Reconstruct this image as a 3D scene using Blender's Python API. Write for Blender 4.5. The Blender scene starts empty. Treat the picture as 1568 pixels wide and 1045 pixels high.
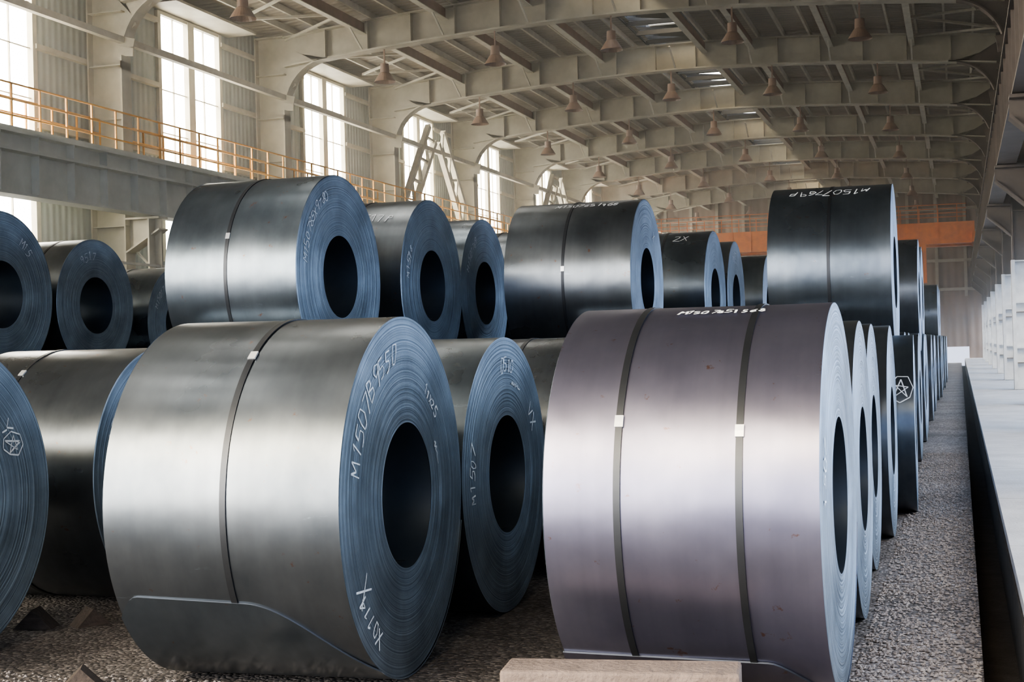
import bpy, math, random
from mathutils import Vector, Matrix, noise
random.seed(7)
C = bpy.context.scene.collection
try:
    bpy.context.scene.view_settings.look = 'AgX - Medium High Contrast'
except Exception as e:
    print('look', e)

# ------------------------------------------------------------------ materials
def nodes(name):
    m = bpy.data.materials.new(name); m.use_nodes = True
    nt = m.node_tree
    return m, nt, nt.nodes['Principled BSDF']
def N(nt, t, **k):
    n = nt.nodes.new(t)
    for a, b in k.items():
        setattr(n, a, b)
    return n
def ramp(nt, fac, stops):
    r = N(nt, 'ShaderNodeValToRGB')
    e = r.color_ramp.elements
    while len(e) < len(stops): e.new(0.5)
    for i, (p, c) in enumerate(stops):
        e[i].position = p
        e[i].color = (c[0], c[1], c[2], 1) if isinstance(c, tuple) else (c, c, c, 1)
    nt.links.new(fac, r.inputs[0])
    return r
def noise_tex(nt, vec, scale, detail=4, rough=0.5, vscale=None):
    if vscale is not None:
        mp = N(nt, 'ShaderNodeMapping'); mp.inputs['Scale'].default_value = vscale
        nt.links.new(vec, mp.inputs[0]); vec = mp.outputs[0]
    n = N(nt, 'ShaderNodeTexNoise')
    n.inputs['Scale'].default_value = scale
    n.inputs['Detail'].default_value = detail
    n.inputs['Roughness'].default_value = rough
    nt.links.new(vec, n.inputs['Vector'])
    return n
def simple(name, c1, c2=None, rough=0.6, metal=0.0, scale=3.0, bump=0.0, bscale=40, coord='Object', vscale=None):
    m, nt, b = nodes(name)
    tc = N(nt, 'ShaderNodeTexCoord')
    if c2 is None: c2 = tuple(x * 0.75 for x in c1)
    n = noise_tex(nt, tc.outputs[coord], scale, 6, 0.6, vscale)
    r = ramp(nt, n.outputs[0], [(0.3, c2), (0.7, c1)])
    nt.links.new(r.outputs[0], b.inputs['Base Color'])
    b.inputs['Roughness'].default_value = rough
    b.inputs['Metallic'].default_value = metal
    if bump:
        n2 = noise_tex(nt, tc.outputs[coord], bscale, 5)
        bp = N(nt, 'ShaderNodeBump'); bp.inputs['Strength'].default_value = bump
        bp.inputs['Distance'].default_value = 0.02
        nt.links.new(n2.outputs[0], bp.inputs['Height'])
        nt.links.new(bp.outputs[0], b.inputs['Normal'])
    return m
def cladding(name, c1, c2, axis='Y', period=0.25, rough=0.55):
    m, nt, b = nodes(name)
    tc = N(nt, 'ShaderNodeTexCoord')
    n = noise_tex(nt, tc.outputs['Object'], 0.6, 5, 0.6)
    r = ramp(nt, n.outputs[0], [(0.3, c2), (0.7, c1)])
    nt.links.new(r.outputs[0], b.inputs['Base Color'])
    b.inputs['Roughness'].default_value = rough
    w = N(nt, 'ShaderNodeTexWave', bands_direction=axis)
    w.inputs['Scale'].default_value = 2 * math.pi / period / 20
    nt.links.new(tc.outputs['Object'], w.inputs['Vector'])
    bp = N(nt, 'ShaderNodeBump'); bp.inputs['Strength'].default_value = 0.8
    bp.inputs['Distance'].default_value = 0.04
    nt.links.new(w.outputs[0], bp.inputs['Height'])
    nt.links.new(bp.outputs[0], b.inputs['Normal'])
    return m

def coil_outer(name, dark, light, rust=(0.17, 0.085, 0.05), rough=0.28):
    m, nt, b = nodes(name)
    tc = N(nt, 'ShaderNodeTexCoord'); o = tc.outputs['Object']
    oi = N(nt, 'ShaderNodeObjectInfo')
    add = N(nt, 'ShaderNodeVectorMath', operation='ADD')
    nt.links.new(o, add.inputs[0])
    sc = N(nt, 'ShaderNodeVectorMath', operation='SCALE')
    sc.inputs[0].default_value = (37, 13, 29)
    nt.links.new(oi.outputs['Random'], sc.inputs['Scale'])
    nt.links.new(sc.outputs[0], add.inputs[1])
    v = add.outputs[0]
    n1 = noise_tex(nt, v, 1.3, 5, 0.6, (1.2, 1, 1))
    r1 = ramp(nt, n1.outputs[0], [(0.3, dark), (0.7, light)])
    n2 = noise_tex(nt, v, 7, 3, 0.5, (2.0, 0.08, 0.08))
    r2 = ramp(nt, n2.outputs[0], [(0.3, 0.93), (0.7, 1.03)])
    mx = N(nt, 'ShaderNodeMix', data_type='RGBA', blend_type='MULTIPLY'); mx.inputs[0].default_value = 1
    nt.links.new(r1.outputs[0], mx.inputs[6]); nt.links.new(r2.outputs[0], mx.inputs[7])
    # rust flecks and stains
    n3 = noise_tex(nt, v, 10, 5, 0.65)
    r3 = ramp(nt, n3.outputs[0], [(0.655, 0.0), (0.71, 0.75)])
    mx2 = N(nt, 'ShaderNodeMix', data_type='RGBA')
    nt.links.new(r3.outputs[0], mx2.inputs[0])
    nt.links.new(mx.outputs[2], mx2.inputs[6]); mx2.inputs[7].default_value = (*rust, 1)
    # pale handling scuffs running across the strip
    n6 = noise_tex(nt, v, 3.2, 8, 0.75, (0.45, 3.2, 3.2))
    r6 = ramp(nt, n6.outputs[0], [(0.66, 0.0), (0.73, 0.45)])
    mx3 = N(nt, 'ShaderNodeMix', data_type='RGBA')
    nt.links.new(r6.outputs[0], mx3.inputs[0])
    nt.links.new(mx2.outputs[2], mx3.inputs[6]); mx3.inputs[7].default_value = (.36, .42, .50, 1)
    nt.links.new(mx3.outputs[2], b.inputs['Base Color'])
    b.inputs['Metallic'].default_value = 0.93
    n4 = noise_tex(nt, v, 1.7, 4, 0.55)
    r4 = ramp(nt, n4.outputs[0], [(0.3, rough - 0.02), (0.75, rough + 0.07)])
    nt.links.new(r4.outputs[0], b.inputs['Roughness'])
    n5 = noise_tex(nt, v, 2.2, 2, 0.4)
    bp = N(nt, 'ShaderNodeBump'); bp.inputs['Strength'].default_value = 0.45; bp.inputs['Distance'].default_value = 0.02
    nt.links.new(n5.outputs[0], bp.inputs['Height'])
    nt.links.new(bp.outputs[0], b.inputs['Normal'])
    return m
def coil_side(name, dark, light):
    m, nt, b = nodes(name)
    tc = N(nt, 'ShaderNodeTexCoord'); o = tc.outputs['Object']
    mul = N(nt, 'ShaderNodeVectorMath', operation='MULTIPLY'); mul.inputs[1].default_value = (0, 1, 1)
    nt.links.new(o, mul.inputs[0])
    ln = N(nt, 'ShaderNodeVectorMath', operation='LENGTH'); nt.links.new(mul.outputs[0], ln.inputs[0])
    nr = N(nt, 'ShaderNodeTexNoise', noise_dimensions='1D')
    nr.inputs['Scale'].default_value = 110; nr.inputs['Detail'].default_value = 6; nr.inputs['Roughness'].default_value = 0.8
    nt.links.new(ln.outputs['Value'], nr.inputs['W'])
    r1 = ramp(nt, nr.outputs[0], [(0.35, dark), (0.65, light)])
    n2 = noise_tex(nt, o, 3, 5, 0.6)
    r2 = ramp(nt, n2.outputs[0], [(0.3, 0.65), (0.7, 1.15)])
    mx = N(nt, 'ShaderNodeMix', data_type='RGBA', blend_type='MULTIPLY'); mx.inputs[0].default_value = 1
    nt.links.new(r1.outputs[0], mx.inputs[6]); nt.links.new(r2.outputs[0], mx.inputs[7])
    nt.links.new(mx.outputs[2], b.inputs['Base Color'])
    b.inputs['Metallic'].default_value = 0.75
    b.inputs['Roughness'].default_value = 0.40
    bp = N(nt, 'ShaderNodeBump'); bp.inputs['Strength'].default_value = 0.5; bp.inputs['Distance'].default_value = 0.004
    nt.links.new(nr.outputs[0], bp.inputs['Height'])
    nt.links.new(bp.outputs[0], b.inputs['Normal'])
    return m

M_out = [coil_outer('coil_skin_blue', (0.095, 0.118, 0.145), (0.185, 0.215, 0.25)),
         coil_outer('coil_skin_violet', (0.165, 0.165, 0.235), (0.255, 0.252, 0.335), rough=0.30),
         coil_outer('coil_skin_grey', (0.10, 0.115, 0.135), (0.185, 0.205, 0.23))]
M_side = coil_side('coil_edge_layers', (0.12, 0.16, 0.215), (0.41, 0.49, 0.58))
M_bore = simple('coil_bore', (0.07, 0.09, 0.12), rough=0.45, metal=0.8)
M_strap = simple('strap_steel', (0.06, 0.065, 0.075), rough=0.4, metal=0.85)
M_clasp = simple('clasp_zinc', (0.8, 0.82, 0.85), rough=0.3, metal=0.6)
M_lip = simple('strip_lip', (0.12, 0.14, 0.18), rough=0.45, metal=0.8)
M_chalk = simple('chalk', (0.88, 0.91, 0.94), (0.55, 0.6, 0.65), rough=0.9, scale=60)
M_frame = simple('painted_steel_cream', (0.50, 0.47, 0.37), (0.35, 0.325, 0.25), rough=0.55, scale=1.5)
M_frame_r = simple('steel_dark_brown', (0.15, 0.12, 0.10), (0.09, 0.075, 0.062), rough=0.6, scale=1.5)  # darker brown tone on the right columns, right girder and wall rails
M_purlin = simple('purlin_brown', (0.25, 0.14, 0.10), (0.16, 0.095, 0.07), rough=0.6)
M_purlin2 = simple('purlin_cream', (0.58, 0.55, 0.44), (0.43, 0.40, 0.32), rough=0.6)
M_girder = simple('girder_grey', (0.50, 0.52, 0.47), (0.36, 0.38, 0.34), rough=0.55, scale=1.2)
M_clad = cladding('wall_cladding', (0.38, 0.41, 0.37), (0.29, 0.32, 0.29), 'Y')
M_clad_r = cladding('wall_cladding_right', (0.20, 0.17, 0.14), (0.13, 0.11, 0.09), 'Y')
M_end = cladding('end_wall_cladding', (0.24, 0.165, 0.115), (0.16, 0.105, 0.075), 'X', 0.5)
M_endf = simple('end_wall_frame', (0.36, 0.32, 0.25), (0.25, 0.22, 0.17), rough=0.6)
M_roof = cladding('roof_sheet', (0.33, 0.29, 0.225), (0.235, 0.205, 0.16), 'Y', 0.33)
M_dark = simple('dark_vent', (0.04, 0.04, 0.04), rough=0.8)
M_orange = simple('safety_orange', (0.76, 0.38, 0.07), (0.56, 0.27, 0.05), rough=0.5)
M_crane = simple('crane_orange', (0.78, 0.24, 0.05), (0.58, 0.17, 0.04), rough=0.5)
M_white = simple('plain_white', (0.70, 0.70, 0.68), (0.50, 0.50, 0.49), rough=0.6)
M_conc = simple('concrete_slab', (0.60, 0.59, 0.60), (0.44, 0.43, 0.44), rough=0.85, scale=2, bump=0.3)
M_block = simple('concrete_block', (0.20, 0.155, 0.135), (0.11, 0.085, 0.075), rough=0.9, scale=6, bump=0.8)
M_wood = simple('old_timber', (0.06, 0.045, 0.04), (0.03, 0.025, 0.022), rough=0.85, scale=8, vscale=(1, 6, 6), bump=0.4)
M_lamp = simple('lamp_enamel', (0.30, 0.20, 0.14), (0.20, 0.13, 0.10), rough=0.4)
M_channel = simple('channel_dark', (0.05, 0.045, 0.045), (0.025, 0.022, 0.022), rough=0.95, scale=6, bump=0.6)
M_dark_floor = simple('unseen_dark_floor', (0.075, 0.085, 0.13), (0.05, 0.06, 0.095), rough=0.9, scale=2, bump=0.4)
M_outside = simple('outside_ground', (0.09, 0.11, 0.19), (0.06, 0.08, 0.13), rough=0.9, scale=0.3)

def gravel_mat():
    m, nt, b = nodes('gravel')
    tc = N(nt, 'ShaderNodeTexCoord'); o = tc.outputs['Object']
    vo = N(nt, 'ShaderNodeTexVoronoi'); vo.inputs['Scale'].default_value = 42
    nt.links.new(o, vo.inputs['Vector'])
    sp = N(nt, 'ShaderNodeSeparateColor'); nt.links.new(vo.outputs['Color'], sp.inputs[0])
    r = ramp(nt, sp.outputs[0], [(0.0, (0.065, 0.058, 0.06)), (0.6, (0.14, 0.126, 0.126)), (1.0, (0.33, 0.30, 0.30))])
    n = noise_tex(nt, o, 0.9, 5)
    r2 = ramp(nt, n.outputs[0], [(0.3, 0.5), (0.7, 1.15)])
    mx = N(nt, 'ShaderNodeMix', data_type='RGBA', blend_type='MULTIPLY'); mx.inputs[0].default_value = 1
    nt.links.new(r.outputs[0], mx.inputs[6]); nt.links.new(r2.outputs[0], mx.inputs[7])
    # shade put into the colour: darker under and between coils, brightened along the aisle
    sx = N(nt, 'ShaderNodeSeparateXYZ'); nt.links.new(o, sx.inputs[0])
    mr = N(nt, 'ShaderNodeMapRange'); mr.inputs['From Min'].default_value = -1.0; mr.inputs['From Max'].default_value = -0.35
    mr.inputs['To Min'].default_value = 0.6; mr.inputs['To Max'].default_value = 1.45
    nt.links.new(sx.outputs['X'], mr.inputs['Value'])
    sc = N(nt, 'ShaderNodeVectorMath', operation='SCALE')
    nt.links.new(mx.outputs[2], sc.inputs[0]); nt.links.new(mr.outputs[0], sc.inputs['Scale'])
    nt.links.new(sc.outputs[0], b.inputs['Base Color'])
    b.inputs['Roughness'].default_value = 0.9
    bp = N(nt, 'ShaderNodeBump', invert=True); bp.inputs['Strength'].default_value = 0.8; bp.inputs['Distance'].default_value = 0.025
    nt.links.new(vo.outputs['Distance'], bp.inputs['Height'])
    nt.links.new(bp.outputs[0], b.inputs['Normal'])
    return m
M_gravel = gravel_mat()
M_stone = simple('stones', (0.34, 0.315, 0.315), (0.12, 0.105, 0.105), rough=0.9, scale=15)

# ------------------------------------------------------------------ mesh builder
class MB:
    def __init__(s): s.v = []; s.f = []; s.m = []; s.sm = []
    def quad(s, a, b, c, d, mi=0, sm=False):
        i = len(s.v); s.v += [tuple(a), tuple(b), tuple(c), tuple(d)]
        s.f.append((i, i+1, i+2, i+3)); s.m.append(mi); s.sm.append(sm)
    def poly(s, pts, mi=0):
        i = len(s.v); s.v += [tuple(p) for p in pts]
        s.f.append(tuple(range(i, i+len(pts)))); s.m.append(mi); s.sm.append(False)
    def box(s, x0, x1, y0, y1, z0, z1, mi=0):
        i = len(s.v)
        s.v += [(x0,y0,z0),(x1,y0,z0),(x1,y1,z0),(x0,y1,z0),(x0,y0,z1),(x1,y0,z1),(x1,y1,z1),(x0,y1,z1)]
        for f in ((0,3,2,1),(4,5,6,7),(0,1,5,4),(1,2,6,5),(2,3,7,6),(3,0,4,7)):
            s.f.append(tuple(i+k for k in f)); s.m.append(mi); s.sm.append(False)
    def beam(s, p, q, w, h, mi=0, up=(0,0,1)):
        p = Vector(p); q = Vector(q); d = (q-p).normalized(); u = Vector(up)
        if abs(d.dot(u)) > 0.95: u = Vector((0,1,0))
        r = d.cross(u).normalized(); u = r.cross(d).normalized()
        i = len(s.v)
        for e in (p, q):
            for a, b in ((-1,-1),(1,-1),(1,1),(-1,1)):
                s.v.append(tuple(e + r*a*w/2 + u*b*h/2))
        for f in ((0,3,2,1),(4,5,6,7),(0,1,5,4),(1,2,6,5),(2,3,7,6),(3,0,4,7)):
            s.f.append(tuple(i+k for k in f)); s.m.append(mi); s.sm.append(False)
    def grid(s, fn, nu, nv, mi=0, sm=True, closed=False):
        i = len(s.v)
        for a in range(nu if closed else nu+1):
            for b in range(nv+1): s.v.append(tuple(fn(a/nu, b/nv)))
        tot = nu if closed else nu+1
        for a in range(nu):
            a2 = (a+1) % tot
            for b in range(nv):
                s.f.append((i+a*(nv+1)+b, i+a2*(nv+1)+b, i+a2*(nv+1)+b+1, i+a*(nv+1)+b+1)); s.m.append(mi); s.sm.append(sm)
    def mesh(s, name, mats):
        me = bpy.data.meshes.new(name); me.from_pydata(s.v, [], s.f)
        for m in mats: me.materials.append(m)
        me.polygons.foreach_set('material_index', s.m)
        me.polygons.foreach_set('use_smooth', s.sm)
        me.update(); return me
    def obj(s, name, mats, loc=(0,0,0)):
        return put(name, s.mesh(name, mats), loc)
def put(name, me, loc=(0,0,0), rot=(0,0,0), scale=(1,1,1)):
    o = bpy.data.objects.new(name, me); o.location = loc; o.rotation_euler = rot; o.scale = scale
    C.objects.link(o); return o

# ------------------------------------------------------------------ chalk font
FONT = {
 '0': [[(.1,0),(.45,0),(.6,.5),(.45,1),(.12,1),(0,.5),(.1,0)]],
 '1': [[(.3,0),(.33,1),(.1,.8)]],
 '2': [[(0,.8),(.2,1),(.5,.9),(.5,.6),(0,0),(.6,.03)]],
 '3': [[(0,1),(.5,.97),(.25,.6),(.55,.4),(.45,.05),(0,0)]],
 '4': [[(.45,0),(.45,1),(0,.35),(.6,.37)]],
 '5': [[(.55,1),(.1,1),(.05,.55),(.45,.55),(.58,.25),(.4,0),(0,.03)]],
 '6': [[(.5,1),(.15,.7),(0,.3),(.15,0),(.45,0),(.55,.3),(.4,.5),(.05,.4)]],
 '7': [[(0,1),(.6,1),(.2,0)]],
 '8': [[(.3,.5),(.05,.75),(.3,1),(.52,.75),(.3,.5),(0,.25),(.3,0),(.6,.25),(.3,.5)]],
 '9': [[(.5,.6),(.2,.5),(.02,.75),(.2,1),(.5,.95),(.52,.6),(.4,0)]],
 'M': [[(0,0),(.05,1),(.32,.4),(.6,1),(.68,0)]],
 'N': [[(0,0),(.05,1),(.5,0),(.58,1)]],
 'P': [[(0,0),(.05,1),(.5,.95),(.5,.55),(.05,.5)]],
 'B': [[(0,0),(.05,1),(.45,.9),(.4,.55),(.05,.52),(.5,.4),(.5,.05),(0,0)]],
 'X': [[(0,0),(.6,1)],[(0,1),(.6,0)]],
 'Y': [[(0,1),(.3,.5),(.6,1)],[(.3,.5),(.25,0)]],
 'V': [[(0,1),(.3,0),(.6,1)]],
 '*': [[(.0,0),(.35,1),(.7,0),(0,.65),(.7,.6),(0,0)],[(.35,-.3),(.85,0),(.95,.6),(.6,1.2),(.1,1.2),(-.25,.7),(-.15,0),(.35,-.3)]],
 'w': [[(0,.2),(.2,.5),(.3,.1),(.6,.6),(.7,.2),(1.1,.5),(1.3,.3),(1.9,.45)]],
 ' ': [],
}
def chalk(mb, text, mapf, h, w=0.010, mi=5, jit=0.06):
    cx = 0
    rnd = random.Random(len(text)*7+int(h*1000))
    for ch in text:
        dy0 = rnd.uniform(-.12, .12); sh = rnd.uniform(-.05, .32); sc = rnd.uniform(.80, 1.18)
        for st in FONT[ch]:
            pts = [(cx + (x + sh*y)*sc + rnd.uniform(-jit, jit), dy0 + y*sc + rnd.uniform(-jit, jit)) for x, y in st]
            for (ax, ay), (bx, by) in zip(pts, pts[1:]):
                dx, dy = bx-ax, by-ay; L = math.hypot(dx, dy) or 1
                ww = w*rnd.uniform(.5, 1.1)
                nx, ny = -dy/L*ww/h/2, dx/L*ww/h/2
                mb.quad(mapf((ax+nx)*h, (ay+ny)*h), mapf((bx+nx)*h, (by+ny)*h),
                        mapf((bx-nx)*h, (by-ny)*h), mapf((ax-nx)*h, (ay-ny)*h), mi)
        cx += 0.80 + rnd.uniform(-.1, .1)

# ------------------------------------------------------------------ coil
def coil_mesh(name, R, W, skin=0, straps=((0.5, 50),), face_txt=(), cyl_txt=(), patch=None, seed=0, nseg=144, tele=0.003):
    mb = MB(); rnd = random.Random(seed); rb = 0.385; hw = W/2
    def out(u, v):
        a = u*2*math.pi; x = (v*2-1)*(hw-0.004)
        r = R + 0.004*noise.noise(Vector((math.cos(a)*1.6+seed*3.1, math.sin(a)*1.6, x*1.5))) - 0.002
        return (x, r*math.cos(a), r*math.sin(a))
    mb.grid(out, nseg, 14, 0, True, True)
    for sgn in (1, -1):
        nr = 56; xs = []; off = 0
        for k in range(nr+1):
            off += rnd.uniform(-1, 1)*tele*0.5; off *= 0.85
            xs.append(hw - 0.001 + off + rnd.uniform(-1, 1)*tele*0.3)
        xs[-1] = hw - 0.004
        def side(u, v, xs=xs, sgn=sgn):
            k = round(v*nr); r = rb + (R-0.001-rb)*v
            a = u*2*math.pi*-sgn
            w = 0.0012*noise.noise(Vector((math.cos(a)*1.2, math.sin(a)*1.2, v*6+seed)))
            if k == nr: r = R-0.002; w = 0
            return (sgn*(xs[k]+w), r*math.cos(a), r*math.sin(a))
        mb.grid(side, nseg, nr, 1, False, True)
    xs0 = hw - 0.001
    mb.grid(lambda u, v: ((1-v*2)*xs0, rb*math.cos(u*2*math.pi), rb*math.sin(u*2*math.pi)), 96, 4, 2, True, True)
    mb.grid(lambda u, v: ((v*2-1)*(hw-0.03), (rb-0.012-0.02*u)*math.cos(3.6+u*1.2), (rb-0.012-0.02*u)*math.sin(3.6+u*1.2)), 16, 2, 0, True)
    def cyl(x, a, r): return (x, -r*math.cos(a), r*math.sin(a))
    for fx, ca in straps:
        x = (fx*2-1)*hw
        for dx0, dx1, r0, r1 in ((-.016,.016,R+.004,R+.004), (-.016,-.016,R-.002,R+.004), (.016,.016,R+.004,R-.002)):
            mb.grid(lambda u, v: cyl(x+dx0+(dx1-dx0)*v, u*2*math.pi, r0+(r1-r0)*v), 120, 1, 3, True, True)
        if ca is not None:
            a0 = math.radians(ca); da = 0.028/R
            for r in (R+.009,):
                mb.grid(lambda u, v: cyl(x-.020+.040*v, a0-da+2*da*u, r), 2, 1, 4, False)
                for sx in (-.020, .020):
                    mb.quad(cyl(x+sx,a0-da,r), cyl(x+sx,a0+da,r), cyl(x+sx,a0+da,R), cyl(x+sx,a0-da,R), 4)
                for aa in (a0-da, a0+da):
                    mb.quad(cyl(x-.020,aa,r), cyl(x+.020,aa,r), cyl(x+.020,aa,R), cyl(x-.020,aa,R), 4)
    for txt, ph, rad, h in face_txt:
        p0 = math.radians(ph); X = hw + 0.006
        def fm(cx, cy, p0=p0, rad=rad):
            a = p0 - cx/rad; r = rad + cy
            return (X, r*math.cos(a), r*math.sin(a))
        chalk(mb, txt, fm, h, 0.010)
    for t in cyl_txt:
        txt, fx, al, h, flip = t[:5]
        x0 = (fx*2-1)*hw; a0 = math.radians(al)
        def cm(cx, cy, x0=x0, a0=a0, flip=flip):
            return cyl(x0 + (-cx if flip else cx), a0 + (-cy if flip else cy)/R, R+0.006)
        chalk(mb, txt, cm, h, 0.011)
    if patch:
        def top(v):
            return math.radians(patch(v))
        rr = R+0.007
        mb.grid(lambda u, v: cyl((v*2-1)*(hw+0.002), top(v)+(math.radians(-165)-top(v))*u, rr), 40, 48, 6, True)
        mb.grid(lambda u, v: cyl((u*2-1)*(hw+0.002), top(u), rr-0.009*v), 48, 1, 7, True)
        mb.grid(lambda u, v: cyl(hw+0.002, top(1)+(math.radians(-165)-top(1))*u, rr-0.009*v), 40, 1, 1, True)
    return mb.mesh(name, [M_out[skin], M_side, M_bore, M_strap, M_clasp, M_chalk, M_out[0] if patch is patchL else M_out[skin], M_lip])

def place(me, R, W, facex, y, z=None, rot=0.0, s=1.0):
    if z is None: z = R + 0.003
    return put('steel_coil', me, (facex - W/2, y, z), (0, 0, rot), (1, s, s))
def seat(y1, r1, y2, r2, y, r):
    zs = []
    for yy, rr in ((y1, r1), (y2, r2)):
        s = r + rr + 0.012
        if abs(yy-y) < s: zs.append(rr + 0.003 + math.sqrt(s*s-(yy-y)**2))
    return max(zs)

def patchL(v):
    if v < 0.10: return -34 + 8*math.sin(v/0.10*math.pi/2)
    if v < 0.55: return -26 - 1.5*(v-0.1)/0.45
    return -27.5 - 34*((v-0.55)/0.45)**2
def patchR(v):
    if v < 0.78: return -46 - 2*v
    return -47.6 - 25*((v-0.78)/0.22)**1.5

# --- hero coils, bottom layer
R1 = coil_mesh('coil_r1', 0.95, 1.25, 1, ((0.28, 26), (0.72, 23)), (('1507', 178, 0.75, 0.09),), (('M1507851568', 0.42, 72, 0.05, False),), patchR, 1)
place(R1, 0.95, 1.25, -0.58, 7.17, 0.962, -0.01)
L1 = coil_mesh('coil_l1', 0.95, 1.25, 2, ((0.52, 53),), (('M1507B9550', 168, 0.72, 0.105), ('11X25', 62, 0.60, 0.06), ('w', 30, .5, .06), ('X', 215, 0.70, 0.14), ('X0114', 236, 0.78, 0.085)), (), patchL, 2)
place(L1, 0.95, 1.25, -2.82, 7.02, 0.962, 0.035)
L0 = coil_mesh('coil_l0', 0.93, 1.25, 2, ((0.5, 40),), (('Y*', 40, 0.60, 0.10),), (), None, 3)
place(L0, 0.93, 1.25, -5.48, 6.72)
B2 = coil_mesh('coil_b2', 0.90, 1.25, 0, ((0.5, 50),), (('0510', 100, 0.68, 0.08), ('ww', 80, 0.58, 0.06), ('M1507', 190, 0.68, 0.08), ('VX', 40, 0.6, 0.1)), (), None, 4)
place(B2, 0.90, 1.25, -2.86, 8.92)
A2 = coil_mesh('coil_a2', 0.92, 1.25, 2, ((0.3, 40), (0.7, 44)), (), (), None, 5)
STAR = coil_mesh('coil_star', 0.88, 1.25, 0, ((0.5, None),), (), (('*', 0.845, 18, 0.17, False),), None, 6)
C2 = coil_mesh('coil_c2', 0.90, 1.25, 2, ((0.35, 55),), (('M1507', 165, 0.68, 0.08),), (), None, 8)
GEN = [coil_mesh('coil_g%d' % i, 0.90, 1.25, (0, 2, 0)[i], ((0.5, 45),) if i != 1 else ((0.3, 30), (0.7, 35)),
                 ((('M1507769', 160, 0.66, 0.08),), (('9517', 120, 0.62, 0.1),), (('X2P', 60, 0.6, 0.1),))[i], (), None, 20+i, 96) for i in range(3)]
for i, (y, r) in enumerate([(9.08, .92), (11.0, .92), (12.86, .92)]):
    place(A2, .92, 1.25, (-0.59, -0.63, -0.58)[i], y)
place(STAR, .88, 1.25, -0.44, 14.70, None, 0.02)
y = 16.85; rA = [(14.70, .88)]; k = 0
while y < 70:
    place(GEN[k % 3], .90, 1.25, -0.58 + random.uniform(-.06, .08), y); rA.append((y, .9)); k += 1
    y += 1.98 if k % 6 else 2.3
rB = [(8.92, .9)]
for i, y in enumerate([10.9, 13.0, 15.1, 17.15] + [19.2+2.0*j for j in range(22)]):
    place(GEN[(i+1) % 3], .90, 1.25, -2.9 + random.uniform(-.08, .06), y); rB.append((y, .9))
rC = []
place(C2, .90, 1.25, -5.5, 9.05); rC.append((9.05, .9))
for i, y in enumerate([11.15, 13.28, 15.45] + [17.5+2.05*j for j in range(20)]):
    place(GEN[i % 3], .90, 1.25, -5.5 + random.uniform(-.08, .06), y); rC.append((y, .9))
for i in range(20):
    place(GEN[(i+2) % 3], .90, 1.25, -8.0 + random.uniform(-.08, .06), 9.2+2.05*i)
rE = []
for i, (yy, r) in enumerate([(10.6,.9), (12.6, .9), (14.55, .9), (16.45, .82), (18.4, .80), (20.3, .85)] + [(22.3+1.98*j, .9) for j in range(12)]):
    place(GEN[i % 3], r, 1.25, -10.35, yy, None, 0, r/.9); rE.append((yy, r))
for i in range(14):
    place(GEN[i % 3], .90, 1.25, -13.2, 13.0+2.0*i)

def upper(me, row, R, W, facex, y, rot=0.0, s=1.0):
    lo = max([p for p in row if p[0] <= y], key=lambda p: p[0]); hi = min([p for p in row if p[0] > y], key=lambda p: p[0])
    z = seat(lo[0], lo[1], hi[0], hi[1], y, R)
    place(me, R, W, facex, y, z, rot, s)
U4 = coil_mesh('coil_u4', 0.95, 1.25, 0, ((0.5, None),), (), (('M1507769P', 0.82, 67, 0.12, True),), None, 31)
upper(U4, rA, .95, 1.25, -0.64, 15.80)
U1 = coil_mesh('coil_u1', 0.95, 1.45, 2, ((0.47, 8),), (('X', 60, 0.6, 0.1),), (('M1507651968', 0.33, 64, 0.085, False),), None, 32)
upper(U1, rB, .95, 1.45, -3.42, 16.14, 0.01)
T1 = coil_mesh('coil_t1', 0.95, 1.30, 0, ((0.47, 22),), (('M150785X9780', 172, 0.74, 0.085),), (), None, 33)
upper(T1, rC, .95, 1.30, -5.5, 12.2, 0.0)
T2 = coil_mesh('coil_t2', 0.93, 1.25, 2, ((0.5, None),), (('M1578', 175, 0.7, 0.08), ('N75', 235, 0.7, 0.08)), (('9517P', 0.48, 46, 0.12, False),), None, 34)
upper(T2, rC, .93, 1.25, -5.42, 14.42, 0.0)
g = 0
for yy in (16.45, 18.5, 20.55, 22.6, 24.65, 30.8, 32.8):
    upper(GEN[g % 3], rC, .90, 1.25, -5.5, yy); g += 1
TX = coil_mesh('coil_tx', 0.92, 1.25, 0, ((0.5, None),), (), (('2X', 0.6, 55, 0.13, False),), None, 35, 96)
for i, yy in enumerate((20.2, 22.2, 26.2, 28.2, 36.2, 38.2)):
    upper(TX if i == 0 else GEN[i % 3], rB, .90, 1.25, -3.3, yy)
for yy in (23.8, 25.9, 44.5, 46.5, 48.6):
    row = rA; c = min(range(1, len(row)-1), key=lambda j: abs((row[j][0]+row[j+1][0])/2-yy))
    upper(GEN[g % 3], rA, .90, 1.25, -0.6, (row[c][0]+row[c+1][0])/2); g += 1
E1 = coil_mesh('coil_e1', 0.95, 1.25, 2, ((0.5, 30),), (('M15', 60, 0.66, 0.09),), (), None, 36)
upper(E1, rE, .95, 1.25, -10.3, 13.58)
upper(GEN[1], rE, .83, 1.25, -10.3, 15.43, 0, .83/.9)
upper(GEN[0], rE, .78, 1.25, -10.25, 17.3, 0, .78/.9)

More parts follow.
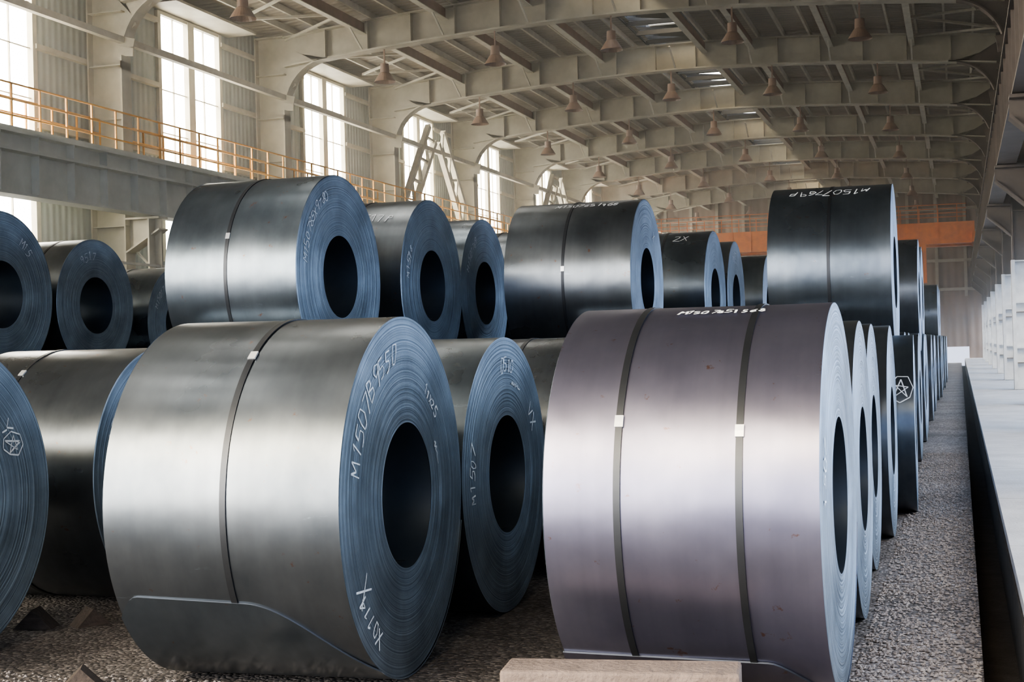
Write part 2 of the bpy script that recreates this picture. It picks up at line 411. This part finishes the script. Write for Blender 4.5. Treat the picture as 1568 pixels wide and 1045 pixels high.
# ------------------------------------------------------------------ hall
XL, XR = -19.8, 1.38
XC = (XL+XR)/2; HW = (XR-XL)/2
YS = [-4.8 + 9*k for k in range(13)]
Y0, Y1 = -4.8, 103.2
def zb(x): t = min(abs(x-XC)/HW, 1.0); return 10.7 + 0.65*(1 - t**1.7)
def frame_mesh():
    mb = MB()
    n = 30
    fw = 0.21
    xs = [XL + (XR-XL)*i/n for i in range(n+1)]
    for a, b in zip(xs, xs[1:]):
        za, zb_ = zb(a), zb(b)
        mb.poly([(a,0,za),(b,0,zb_),(b,0,zb_+.9),(a,0,za+.9)])
        for o in (0, 0.9):
            mb.beam((a,0,za+o),(b,0,zb_+o), fw*2, 0.045, 0)
    for i in range(1, 15):
        x = XL + (XR-XL)*i/15
        mb.box(x-.012, x+.012, -.19, .19, zb(x), zb(x)+.9)
    for s in (-1, 1):
        q0 = len(mb.m)
        xi = XL if s < 0 else XR; xo = xi + s*0.95
        top = 11.65
        mb.poly([(xi,0,0),(xo,0,0),(xo,0,top),(xi,0,top)])
        mb.box(min(xi,xi+s*.04), max(xi,xi+s*.04), -fw, fw, 0, 9.2)
        mb.box(min(xo,xo+s*.04), max(xo,xo+s*.04), -fw, fw, 0, top)
        mb.box(min(xi,xo), max(xi,xo), -fw, fw, top-.04, top)
        z = 1.0
        while z < 11:
            mb.box(min(xi,xo), max(xi,xo), -.19, .19, z, z+.024); z += 1.35
        rad = 1.5; cz = zb(XL+rad) - rad; cx = xi - s*rad
        arc = [(cx + s*rad*math.cos(t), cz + rad*math.sin(t)) for t in [math.pi/2*i/10 for i in range(11)]]
        for p, q in zip(arc, arc[1:]):
            mb.poly([(p[0],0,p[1]),(q[0],0,q[1]),(xi,0,zb(XL)+.5)])
            mb.beam((p[0],0,p[1]),(q[0],0,q[1]), fw*2, .045)
        mb.box(min(xi,xi+s*.04), max(xi,xi+s*.04), -fw, fw, 9.0, cz)
        for k in (3, 5, 7):
            p = arc[k]; mb.beam((p[0],0,p[1]), (xi+s*.6,0,zb(XL)+.8), .38, .024, 0, (0,1,0))
        bi = xi - s*(0.95 if s < 0 else .60)
        mb.poly([(xi,0,4.4),(bi,0,4.95),(bi,0,5.25),(xi,0,5.25)])
        mb.box(min(xi,bi), max(xi,bi), -fw, fw, 5.21, 5.26)
        mb.beam((xi,0,4.4),(bi,0,4.95), fw*2, .04)
        if s > 0:
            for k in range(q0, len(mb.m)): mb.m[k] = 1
    for x in (-19.1,):
        mb.box(x-.02, x+.02, -.3, .3, 0, 5.2); mb.box(x-.2, x+.2, -.02, .02, 0, 5.2)
    z = 0.3
    while z < 4.6:
        mb.beam((-19.8,.18,z),(-19.1,.18,z+.7), .05, .05); mb.beam((-19.1,.18,z+.7),(-19.8,.18,z+1.4), .05, .05); z += 1.4
    return mb.mesh('portal_frame', [M_frame, M_frame_r])
FM = frame_mesh()
for y in YS[:-1]: put('portal_frame', FM, (0, y, 0))

# white lower part of the right columns: flanges, web and stiffeners
mb = MB()
for y in YS[:-1]:
    mb.box(XR-.03, XR+.06, y-.24, y+.24, 0.31, 3.75)
    mb.box(XR+.90, XR+1.0, y-.24, y+.24, 0.31, 3.75)
    mb.box(XR+.06, XR+.90, y-.03, y+.03, 0.31, 3.75)
    for z in (.31, 1.4, 2.6, 3.7): mb.box(XR+.05, XR+.92, y-.22, y+.22, z, z+.04)
mb.obj('column_casing', [M_white])

# roof sheet + purlins + ridge vent
mb = MB()
def zr(x): return zb(x) + 1.12
xs = [-21.2 + 0.5*i for i in range(48)]
xs = [x for x in xs if x < 2.7] + [2.7]
for a, b in zip(xs, xs[1:]):
    if -10.3 < (a+b)/2 < -8.3: continue
    fa = zr(max(a, XL)) if a < XC else zr(min(a, XR)); fb = zr(max(b, XL)) if b < XC else zr(min(b, XR))
    mb.quad((a,Y0-.5,fa),(a,Y1,fa),(b,Y1,fb),(b,Y0-.5,fb))
    mb.quad((a,Y0-.5,fa+.08),(b,Y0-.5,fb+.08),(b,Y1,fb+.08),(a,Y1,fa+.08))
ceiling = mb.obj('ceiling', [M_roof])
mb = MB()
x = XL + .35; i = 0
while x < XR:
    if not -10.3 < x < -8.3:
        z = zb(x)+.93
        mb.box(x-.035, x+.035, Y0, Y1, z, z+.18, 1)
    x += 0.874
for i in range(1, 8):
    x = XL + (XR-XL)*i/8 
    if -10.3 < x < -8.3: x = -8.2
    z = zb(x) + .55
    mb.box(x-.02, x+.02, Y0, Y1, z, z+.34, 0)
    mb.box(x-.10, x+.10, Y0, Y1, z-.02, z, 1)
for y in YS[:-1]:
    for i in range(1, 8):
        x = XL + (XR-XL)*i/8
        mb.beam((x, y+.2, zb(x)+.05), (x, y+1.2, zb(x)+.6), .05, .05, 1)
        mb.beam((x, y-.2, zb(x)+.05), (x, y-1.2, zb(x)+.6), .05, .05, 1)
for y in YS[:-1]:
    for s0, s1 in ((XL, XL+2.6), (XR-2.6, XR)):
        for q in range(3):
            mb.beam((s0, y+3*q, zb(s0)+.85), (s1, y+3*q+1.5, zb(s1)+.85), .07, .07, 1)
            mb.beam((s1, y+3*q+1.5, zb(s1)+.85), (s0, y+3*q+3, zb(s0)+.85), .07, .07, 1)
mb.obj('roof_purlins', [M_purlin, M_purlin2])
mb = MB()
for x in (-10.3, -8.3):
    mb.box(x-.03, x+.03, Y0, Y1, zr(x)-.05, zr(x)+.35)
y = Y0
rv = random.Random(3)
while y < Y1:
    L = rv.choice((0.9, 1.5, 2.2)); g_ = rv.choice((0.5, 0.8, 1.2))
    mb.box(-10.7, -7.9, y, min(y+L, Y1), 13.15, 13.2); y += L + g_
y = Y0
while y < Y1:
    mb.box(-10.3, -8.3, y, y+.08, 12.35, 12.5); mb.beam((-10.3,y,12.6),(-8.3,y+1.2,12.6), .06,.1)
    for xx in (-10.3, -8.3): mb.box(xx-.04, xx+.04, y, y+.08, 12.5, 13.15)
    y += 1.5
for x in (-10.3,):
    mb.box(x-.02, x+.02, Y0, Y1, 12.7, 13.15)
rvo = mb.obj('ridge_ventilator', [M_dark])
rvo.parent = ceiling

# left wall with tall windows
mb = MB(); wx = -20.95
zW0, zW1 = 4.4, 11.35
WA, WB = 3.35, 6.75
for y in YS[:-1]:
    a, b = y+WA, y+WB
    mb.box(wx-.08, wx, y, a, 0, 12.0); mb.box(wx-.08, wx, b, y+9, 0, 12.0)
    mb.box(wx-.08, wx, a, b, 0, zW0); mb.box(wx-.08, wx, a, b, zW1, 12.0)
    for z in (1.8, 3.6, 7.3, 9.2, 11.0):
        for c, d in ((y, a), (b, y+9)): mb.box(wx, wx+.15, c, d, z, z+.12, 1)
mb.obj('wall_left', [M_clad, M_frame])
for i, y in enumerate(YS[:-1]):
    mb = MB(); a, b = y+WA, y+WB
    c = (a+b)/2
    for p in (a, c, b): mb.box(wx-.06, wx+.10, p-(.17 if p == c else .08), p+(.17 if p == c else .08), zW0, zW1)
    for p in (a+(c-a)/2, c+(b-c)/2): mb.box(wx-.03, wx+.02, p-.012, p+.012, zW0, zW1)
    for z in (zW0, zW1-.08): mb.box(wx-.06, wx+.08, a, b, z, z+.1)
    for z in (5.6, 6.8, 8.0, 9.2, 10.3): mb.box(wx-.03, wx+.02, a, b, z-.012, z+.012)
    mb.box(wx-.02, wx+1.0, a-.6, b+.6, zW1+.05, zW1+.12)
    mb.obj('window_%d' % (i+1), [M_frame])
    l = bpy.data.lights.new('window_daylight', 'AREA'); l.shape = 'RECTANGLE'; l.size = 3.3; l.size_y = 6.9
    l.energy = 620; l.color = (1.0, 0.93, 0.78)
    lo = bpy.data.objects.new('window_daylight', l); C.objects.link(lo)
    lo.location = (wx-.35, c, (zW0+zW1)/2); lo.rotation_euler = (math.radians(90), 0, math.radians(-90))
# right wall: open bays below 4.2 m
mb = MB(); rx = 2.45
mb.box(rx, rx+.08, Y0, Y1, 4.2, 12.0)
for z in (4.2, 7.3, 9.2, 11.0): mb.box(rx-.08, rx, Y0, Y1, z, z+.14, 1)
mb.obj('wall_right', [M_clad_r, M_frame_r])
mb = MB()
for y in YS[:-1]:
    for k in range(1, 3):
        yy = y + 3*k; mb.box(rx-.22, rx-.02, yy-.12, yy+.12, 0.3, 4.18)
    mb.box(rx-.14, rx-.06, y+.3, y+8.7, 1.3, 1.38); mb.box(rx-.14, rx-.06, y+.3, y+8.7, .8, .86)
mb.obj('side_opening_posts', [M_white])
# end wall
mb = MB()
mb.box(-21, 2.3, Y1, Y1+.1, 4.6, 12.6)
mb.box(-21, -4.5, Y1, Y1+.1, 0, 4.6); mb.box(0.6, 2.3, Y1, Y1+.1, 0, 4.6)
for i in range(12): mb.box(-20.5+1.9*i, -20.3+1.9*i, Y1-.25, Y1, 0 if i < 8 else 4.6, 12.0, 1)
for z in (5, 7, 9, 10.6): mb.box(-21, 2.3, Y1-.2, Y1, z, z+.2, 1)
mb.box(-4.5, .6, Y1+.15, Y1+.25, 1.1, 4.7)
mb.obj('wall_back', [M_end, M_endf])

# crane runway girders
def girder(x0, x1):
    mb = MB(); xm = (x0+x1)/2
    mb.box(x0, x1, Y0, Y1-.3, 5.28, 5.33); mb.box(x0, x1, Y0, Y1-.3, 6.60, 6.65)
    mb.box(xm-.02, xm+.02, Y0, Y1-.3, 5.33, 6.60)
    y = Y0
    while y < Y1-.4:
        mb.box(x0+.03, x1-.03, y, y+.025, 5.33, 6.60); y += 1.3
    mb.box(xm-.04, xm+.04, Y0, Y1-.3, 6.65, 6.78)
    return mb
mb = girder(-19.45, -18.95)
mb.box(-19.6, -18.9, Y0, Y1-.3, 6.20, 6.26); 
mb.obj('crane_runway_girder', [M_girder])
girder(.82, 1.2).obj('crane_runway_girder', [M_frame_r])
mb = MB()
mb.box(-20.7, -19.5, Y0, Y1-.3, 6.68, 6.73, 1)
y = Y0
while y < Y1-.5:
    for x in (-19.5, -20.6):
        mb.box(x-.02, x+.02, y-.02, y+.02, 6.73, 7.8)
    y += 1.0
for x in (-19.5, -20.6):
    for z in (7.08, 7.43, 7.78): mb.box(x-.02, x+.02, Y0, Y1-.5, z, z+.035)
mb.obj('walkway_railing', [M_orange, M_girder])
# longitudinal strut + wall bracing + pipes
mb = MB()
mb.box(-19.98, -19.82, Y0, Y1, 9.68, 9.84)
mb.box(-19.98, -19.86, Y0, Y1, 3.0, 3.1)
mb.box(-19.0, -18.94, Y0, Y1-.3, 4.0, 4.06)
def laced(p, q, off=.85):
    p = Vector(p); q = Vector(q); d = (q-p); L = d.length; d.normalize()
    s = Vector((0, d.z, -d.y))*off/2
    mb.beam(p+s, q+s, .2, .2); mb.beam(p-s, q-s, .2, .2)
    n = int(L/.55)
    for i in range(n):
        a = p + d*L*i/n; b = p + d*L*(i+1)/n; sg = 1 if i % 2 else -1
        mb.beam(a+s*sg, b-s*sg, .1, .09)
for y in (13.2, 49.2, 67.2, 85.2):
    laced((-19.9, y+.5, 6.3), (-19.9, y+4.0, 10.4)); laced((-19.9, y+8.5, 6.3), (-19.9, y+5.0, 10.4))
    mb.beam((-19.9, y+.4, .4), (-19.9, y+8.6, 5.0), .14, .14); mb.beam((-19.9, y+8.6, .4), (-19.9, y+.4, 5.0), .14, .14)
mb.obj('wall_bracing', [M_purlin2])

# overhead travelling crane: twin box girders, end carriages, trolley, cab, hook, handrails
mb = MB()
for y in (80.0, 82.6):
    mb.box(-19.2, .9, y-.3, y+.3, 6.8, 7.95)
    for i in range(20): mb.box(-19+i, -18.96+i, y-.34, y+.34, 6.8, 7.95)
    for i in range(20): mb.box(-19+i, -18.96+i, y-.5, y-.46, 7.95, 8.9)
    for z in (8.4, 8.86): mb.box(-19, .5, y-.5, y-.46, z, z+.04)
for x in (-19.2, .95): mb.box(x-.2, x+.2, 79.2, 83.4, 6.8, 7.35)
mb.box(-7.0, -4.6, 79.8, 82.8, 7.95, 9.0); mb.box(-6.0, -5.6, 81.1, 81.5, 4.2, 8.0, 1)
mb.box(-6.3, -5.3, 81.0, 81.6, 3.6, 4.3)
mb.box(-4.0, -1.6, 78.6, 80.0, 4.7, 6.8)
mb.box(-3.8, -1.8, 78.56, 78.6, 5.5, 6.4, 1)
mb.obj('overhead_crane', [M_crane, M_dark])

# high bay lamps
mb = MB()
prof = [(.0,.44),(.13,.44),(.14,.18),(.18,.14),(.32,-.08),(.33,-.11)]
def lf(u, v):
    t = v*(len(prof)-1); k = min(int(t), len(prof)-2); f = t-k
    r = prof[k][0]*(1-f)+prof[k+1][0]*f; z = prof[k][1]*(1-f)+prof[k+1][1]*f
    return (r*math.cos(u*6.28318), r*math.sin(u*6.28318), z)
mb.grid(lf, 24, len(prof)-1, 0, False, True)
mb.grid(lambda u, v: (.15*v*math.cos(u*6.28318), .15*v*math.sin(u*6.28318), -.02+.03*v), 16, 1, 1, True, True)
mb.box(-.02, .02, -.02, .02, .44, .89)
LM = mb.mesh('high_bay_lamp', [M_lamp, M_white])
for y in YS[2:-1]:
    for x in (-16.5, -12.95, -9.4, -5.9, -2.4):
        put('high_bay_lamp', LM, (x, y, zb(x) - 0.92))

# floor, slab, outside
TX0, TX1 = 0.07, 0.285
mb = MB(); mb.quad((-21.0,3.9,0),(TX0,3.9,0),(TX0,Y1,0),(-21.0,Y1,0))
mb.quad((-21.0,Y0-.5,0),(TX0,Y0-.5,0),(TX0,3.9,0),(-21.0,3.9,0), 1)  # unseen floor near the camera, added dark and bluish to tone coil reflections
floor = mb.obj('floor', [M_gravel, M_dark_floor])
mb = MB()  # dark recessed strip between gravel and slab
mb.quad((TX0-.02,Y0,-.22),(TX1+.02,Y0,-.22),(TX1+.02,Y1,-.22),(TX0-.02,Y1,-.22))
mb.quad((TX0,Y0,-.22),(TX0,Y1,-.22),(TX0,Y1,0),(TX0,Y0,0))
mb.box(TX1-.012, TX1-.002, Y0, Y1-.2, -.22, .22)  # thin dark facing over the slab's left side
mb.obj('dark_channel', [M_channel])
mb = MB()
y = Y0
while y < Y1-1:
    mb.box(TX1, 2.5, y+.008, y+2.992, -.25, 0.30); y += 3.0
mb.obj('kerb_slab', [M_conc])
mb = MB(); mb.quad((-400,-400,-.4),(400,-400,-.4),(400,400,-.4),(-400,400,-.4)); mb.obj('ground_outside', [M_outside])

# loose stones
mb = MB(); rs = random.Random(5)
def stone(x, y, s):
    i = len(mb.v)
    c = [(1,0,0),(-1,0,0),(0,1,0),(0,-1,0),(0,0,1),(0,0,-.6)]
    a = rs.uniform(0, 6.28)
    for p in c:
        k = rs.uniform(.7, 1.3)*s; px = p[0]*math.cos(a)-p[1]*math.sin(a); py = p[0]*math.sin(a)+p[1]*math.cos(a)
        mb.v.append((x+px*k, y+py*k, s*.3+p[2]*k*.7))
    for f in ((0,2,4),(2,1,4),(1,3,4),(3,0,4),(2,0,5),(1,2,5),(3,1,5),(0,3,5)):
        mb.f.append(tuple(i+q for q in f)); mb.m.append(0); mb.sm.append(False)
for _ in range(8000): stone(rs.uniform(-.56, .06), 6.2+rs.random()**1.5*16, rs.uniform(.006, .018))
for _ in range(4000): stone(rs.uniform(-5.5, -.7), rs.uniform(4.8, 6.7), rs.uniform(.005, .014))
for _ in range(120): stone(rs.uniform(-5.5, .0), rs.uniform(5, 6.6), rs.uniform(.02, .035))
gs = mb.obj('gravel_stones', [M_stone]); gs.parent = floor

def bevel_obj(o, w=0.015):
    md = o.modifiers.new('bev', 'BEVEL'); md.width = w; md.segments = 2
mb = MB(); mb.box(-.51, .51, -.13, .13, 0, .345); o = mb.obj('concrete_block', [M_block], (-1.43, 5.98, 0)); o.rotation_euler = (0, 0, .12); bevel_obj(o)
def chock(loc, rot, s=1.0):
    mb = MB(); a, b, h = .16*s, .10*s, .16*s
    mb.poly([(-a,-b,0),(a,-b,0),(0,-b,h)]); mb.poly([(a,b,0),(-a,b,0),(0,b,h)])
    mb.quad((-a,-b,0),(-a,b,0),(a,b,0),(a,-b,0)); mb.quad((a,-b,0),(a,b,0),(0,b,h),(0,-b,h)); mb.quad((-a,b,0),(-a,-b,0),(0,-b,h),(0,b,h))
    o = mb.obj('timber_chock', [M_wood], loc); o.rotation_euler = (0, 0, rot)
chock((-5.75, 7.85, 0), .3, .8); chock((-5.45, 8.0, 0), 1.0, .7); chock((-4.45, 6.45, 0), .5, .7); chock((-3.35, 6.25, 0), 1.2, .6)

# ------------------------------------------------------------------ world
w = bpy.data.worlds.new('World'); bpy.context.scene.world = w; w.use_nodes = True
nt = w.node_tree; bg = nt.nodes['Background']
tc = N(nt, 'ShaderNodeTexCoord'); sp = N(nt, 'ShaderNodeSeparateXYZ'); nt.links.new(tc.outputs['Generated'], sp.inputs[0])
r = ramp(nt, sp.outputs['Z'], [(0.0, (0.18, 0.30, 0.66)), (0.2, (0.26, 0.40, 0.80)), (0.5, (0.50, 0.62, 0.85)), (1.0, (0.35, 0.5, 0.85))])
r2 = ramp(nt, sp.outputs['Z'], [(0.37, 0.0), (0.47, 1.0), (0.60, 1.0), (0.72, 0.0)])
ny = N(nt, 'ShaderNodeMath', operation='MULTIPLY'); ny.inputs[1].default_value = -1.2; ny.use_clamp = True
nt.links.new(sp.outputs['Y'], ny.inputs[0])
ml = N(nt, 'ShaderNodeMath', operation='MULTIPLY'); nt.links.new(ny.outputs[0], ml.inputs[0]); nt.links.new(r2.outputs[0], ml.inputs[1])
sc = N(nt, 'ShaderNodeVectorMath', operation='SCALE'); sc.inputs[0].default_value = (6.2, 4.5, 2.1); nt.links.new(ml.outputs[0], sc.inputs['Scale'])
ad = N(nt, 'ShaderNodeVectorMath', operation='ADD'); nt.links.new(r.outputs[0], ad.inputs[0]); nt.links.new(sc.outputs[0], ad.inputs[1])
nx = N(nt, 'ShaderNodeMath', operation='MULTIPLY'); nx.inputs[1].default_value = 1.0; nx.use_clamp = True
nt.links.new(sp.outputs['X'], nx.inputs[0])
sc2 = N(nt, 'ShaderNodeVectorMath', operation='SCALE'); sc2.inputs[0].default_value = (1.8, 2.2, 2.6); nt.links.new(nx.outputs[0], sc2.inputs['Scale'])
ad2 = N(nt, 'ShaderNodeVectorMath', operation='ADD'); nt.links.new(ad.outputs[0], ad2.inputs[0]); nt.links.new(sc2.outputs[0], ad2.inputs[1])
# hazy glare on the sunny left side
nl = N(nt, 'ShaderNodeMath', operation='MULTIPLY'); nl.inputs[1].default_value = -1.6; nl.use_clamp = True
nt.links.new(sp.outputs['X'], nl.inputs[0])
sc3 = N(nt, 'ShaderNodeVectorMath', operation='SCALE'); sc3.inputs[0].default_value = (11.0, 10.0, 8.0); nt.links.new(nl.outputs[0], sc3.inputs['Scale'])
ad3 = N(nt, 'ShaderNodeVectorMath', operation='ADD'); nt.links.new(ad2.outputs[0], ad3.inputs[0]); nt.links.new(sc3.outputs[0], ad3.inputs[1])
nt.links.new(ad3.outputs[0], bg.inputs['Color'])
bg.inputs['Strength'].default_value = 2.4

# ------------------------------------------------------------------ dusty air inside the hall
m = bpy.data.materials.new('dusty_air'); m.use_nodes = True; nt = m.node_tree
nt.nodes.remove(nt.nodes['Principled BSDF'])
vs = N(nt, 'ShaderNodeVolumeScatter'); vs.inputs['Density'].default_value = 0.004; vs.inputs['Anisotropy'].default_value = 0.55
vs.inputs['Color'].default_value = (1, .97, .9, 1)
nt.links.new(vs.outputs[0], nt.nodes['Material Output'].inputs['Volume'])
mb = MB(); mb.box(-20.9, 2.4, 14.0, Y1-.3, .01, 11.7); da = mb.obj('dusty_air', [m]); da.parent = floor

# ------------------------------------------------------------------ camera
cam = bpy.data.cameras.new('Camera'); cam.lens = 50; cam.sensor_width = 36
co = bpy.data.objects.new('Camera', cam); C.objects.link(co)
co.matrix_world = (Matrix.Translation((0, 0, 1.72)) @ Matrix.Rotation(math.radians(17.48), 4, 'Z') @
                   Matrix.Rotation(math.radians(90.34), 4, 'X') @ Matrix.Rotation(math.radians(-1.5), 4, 'Z'))
cam.clip_end = 1000
bpy.context.scene.camera = co
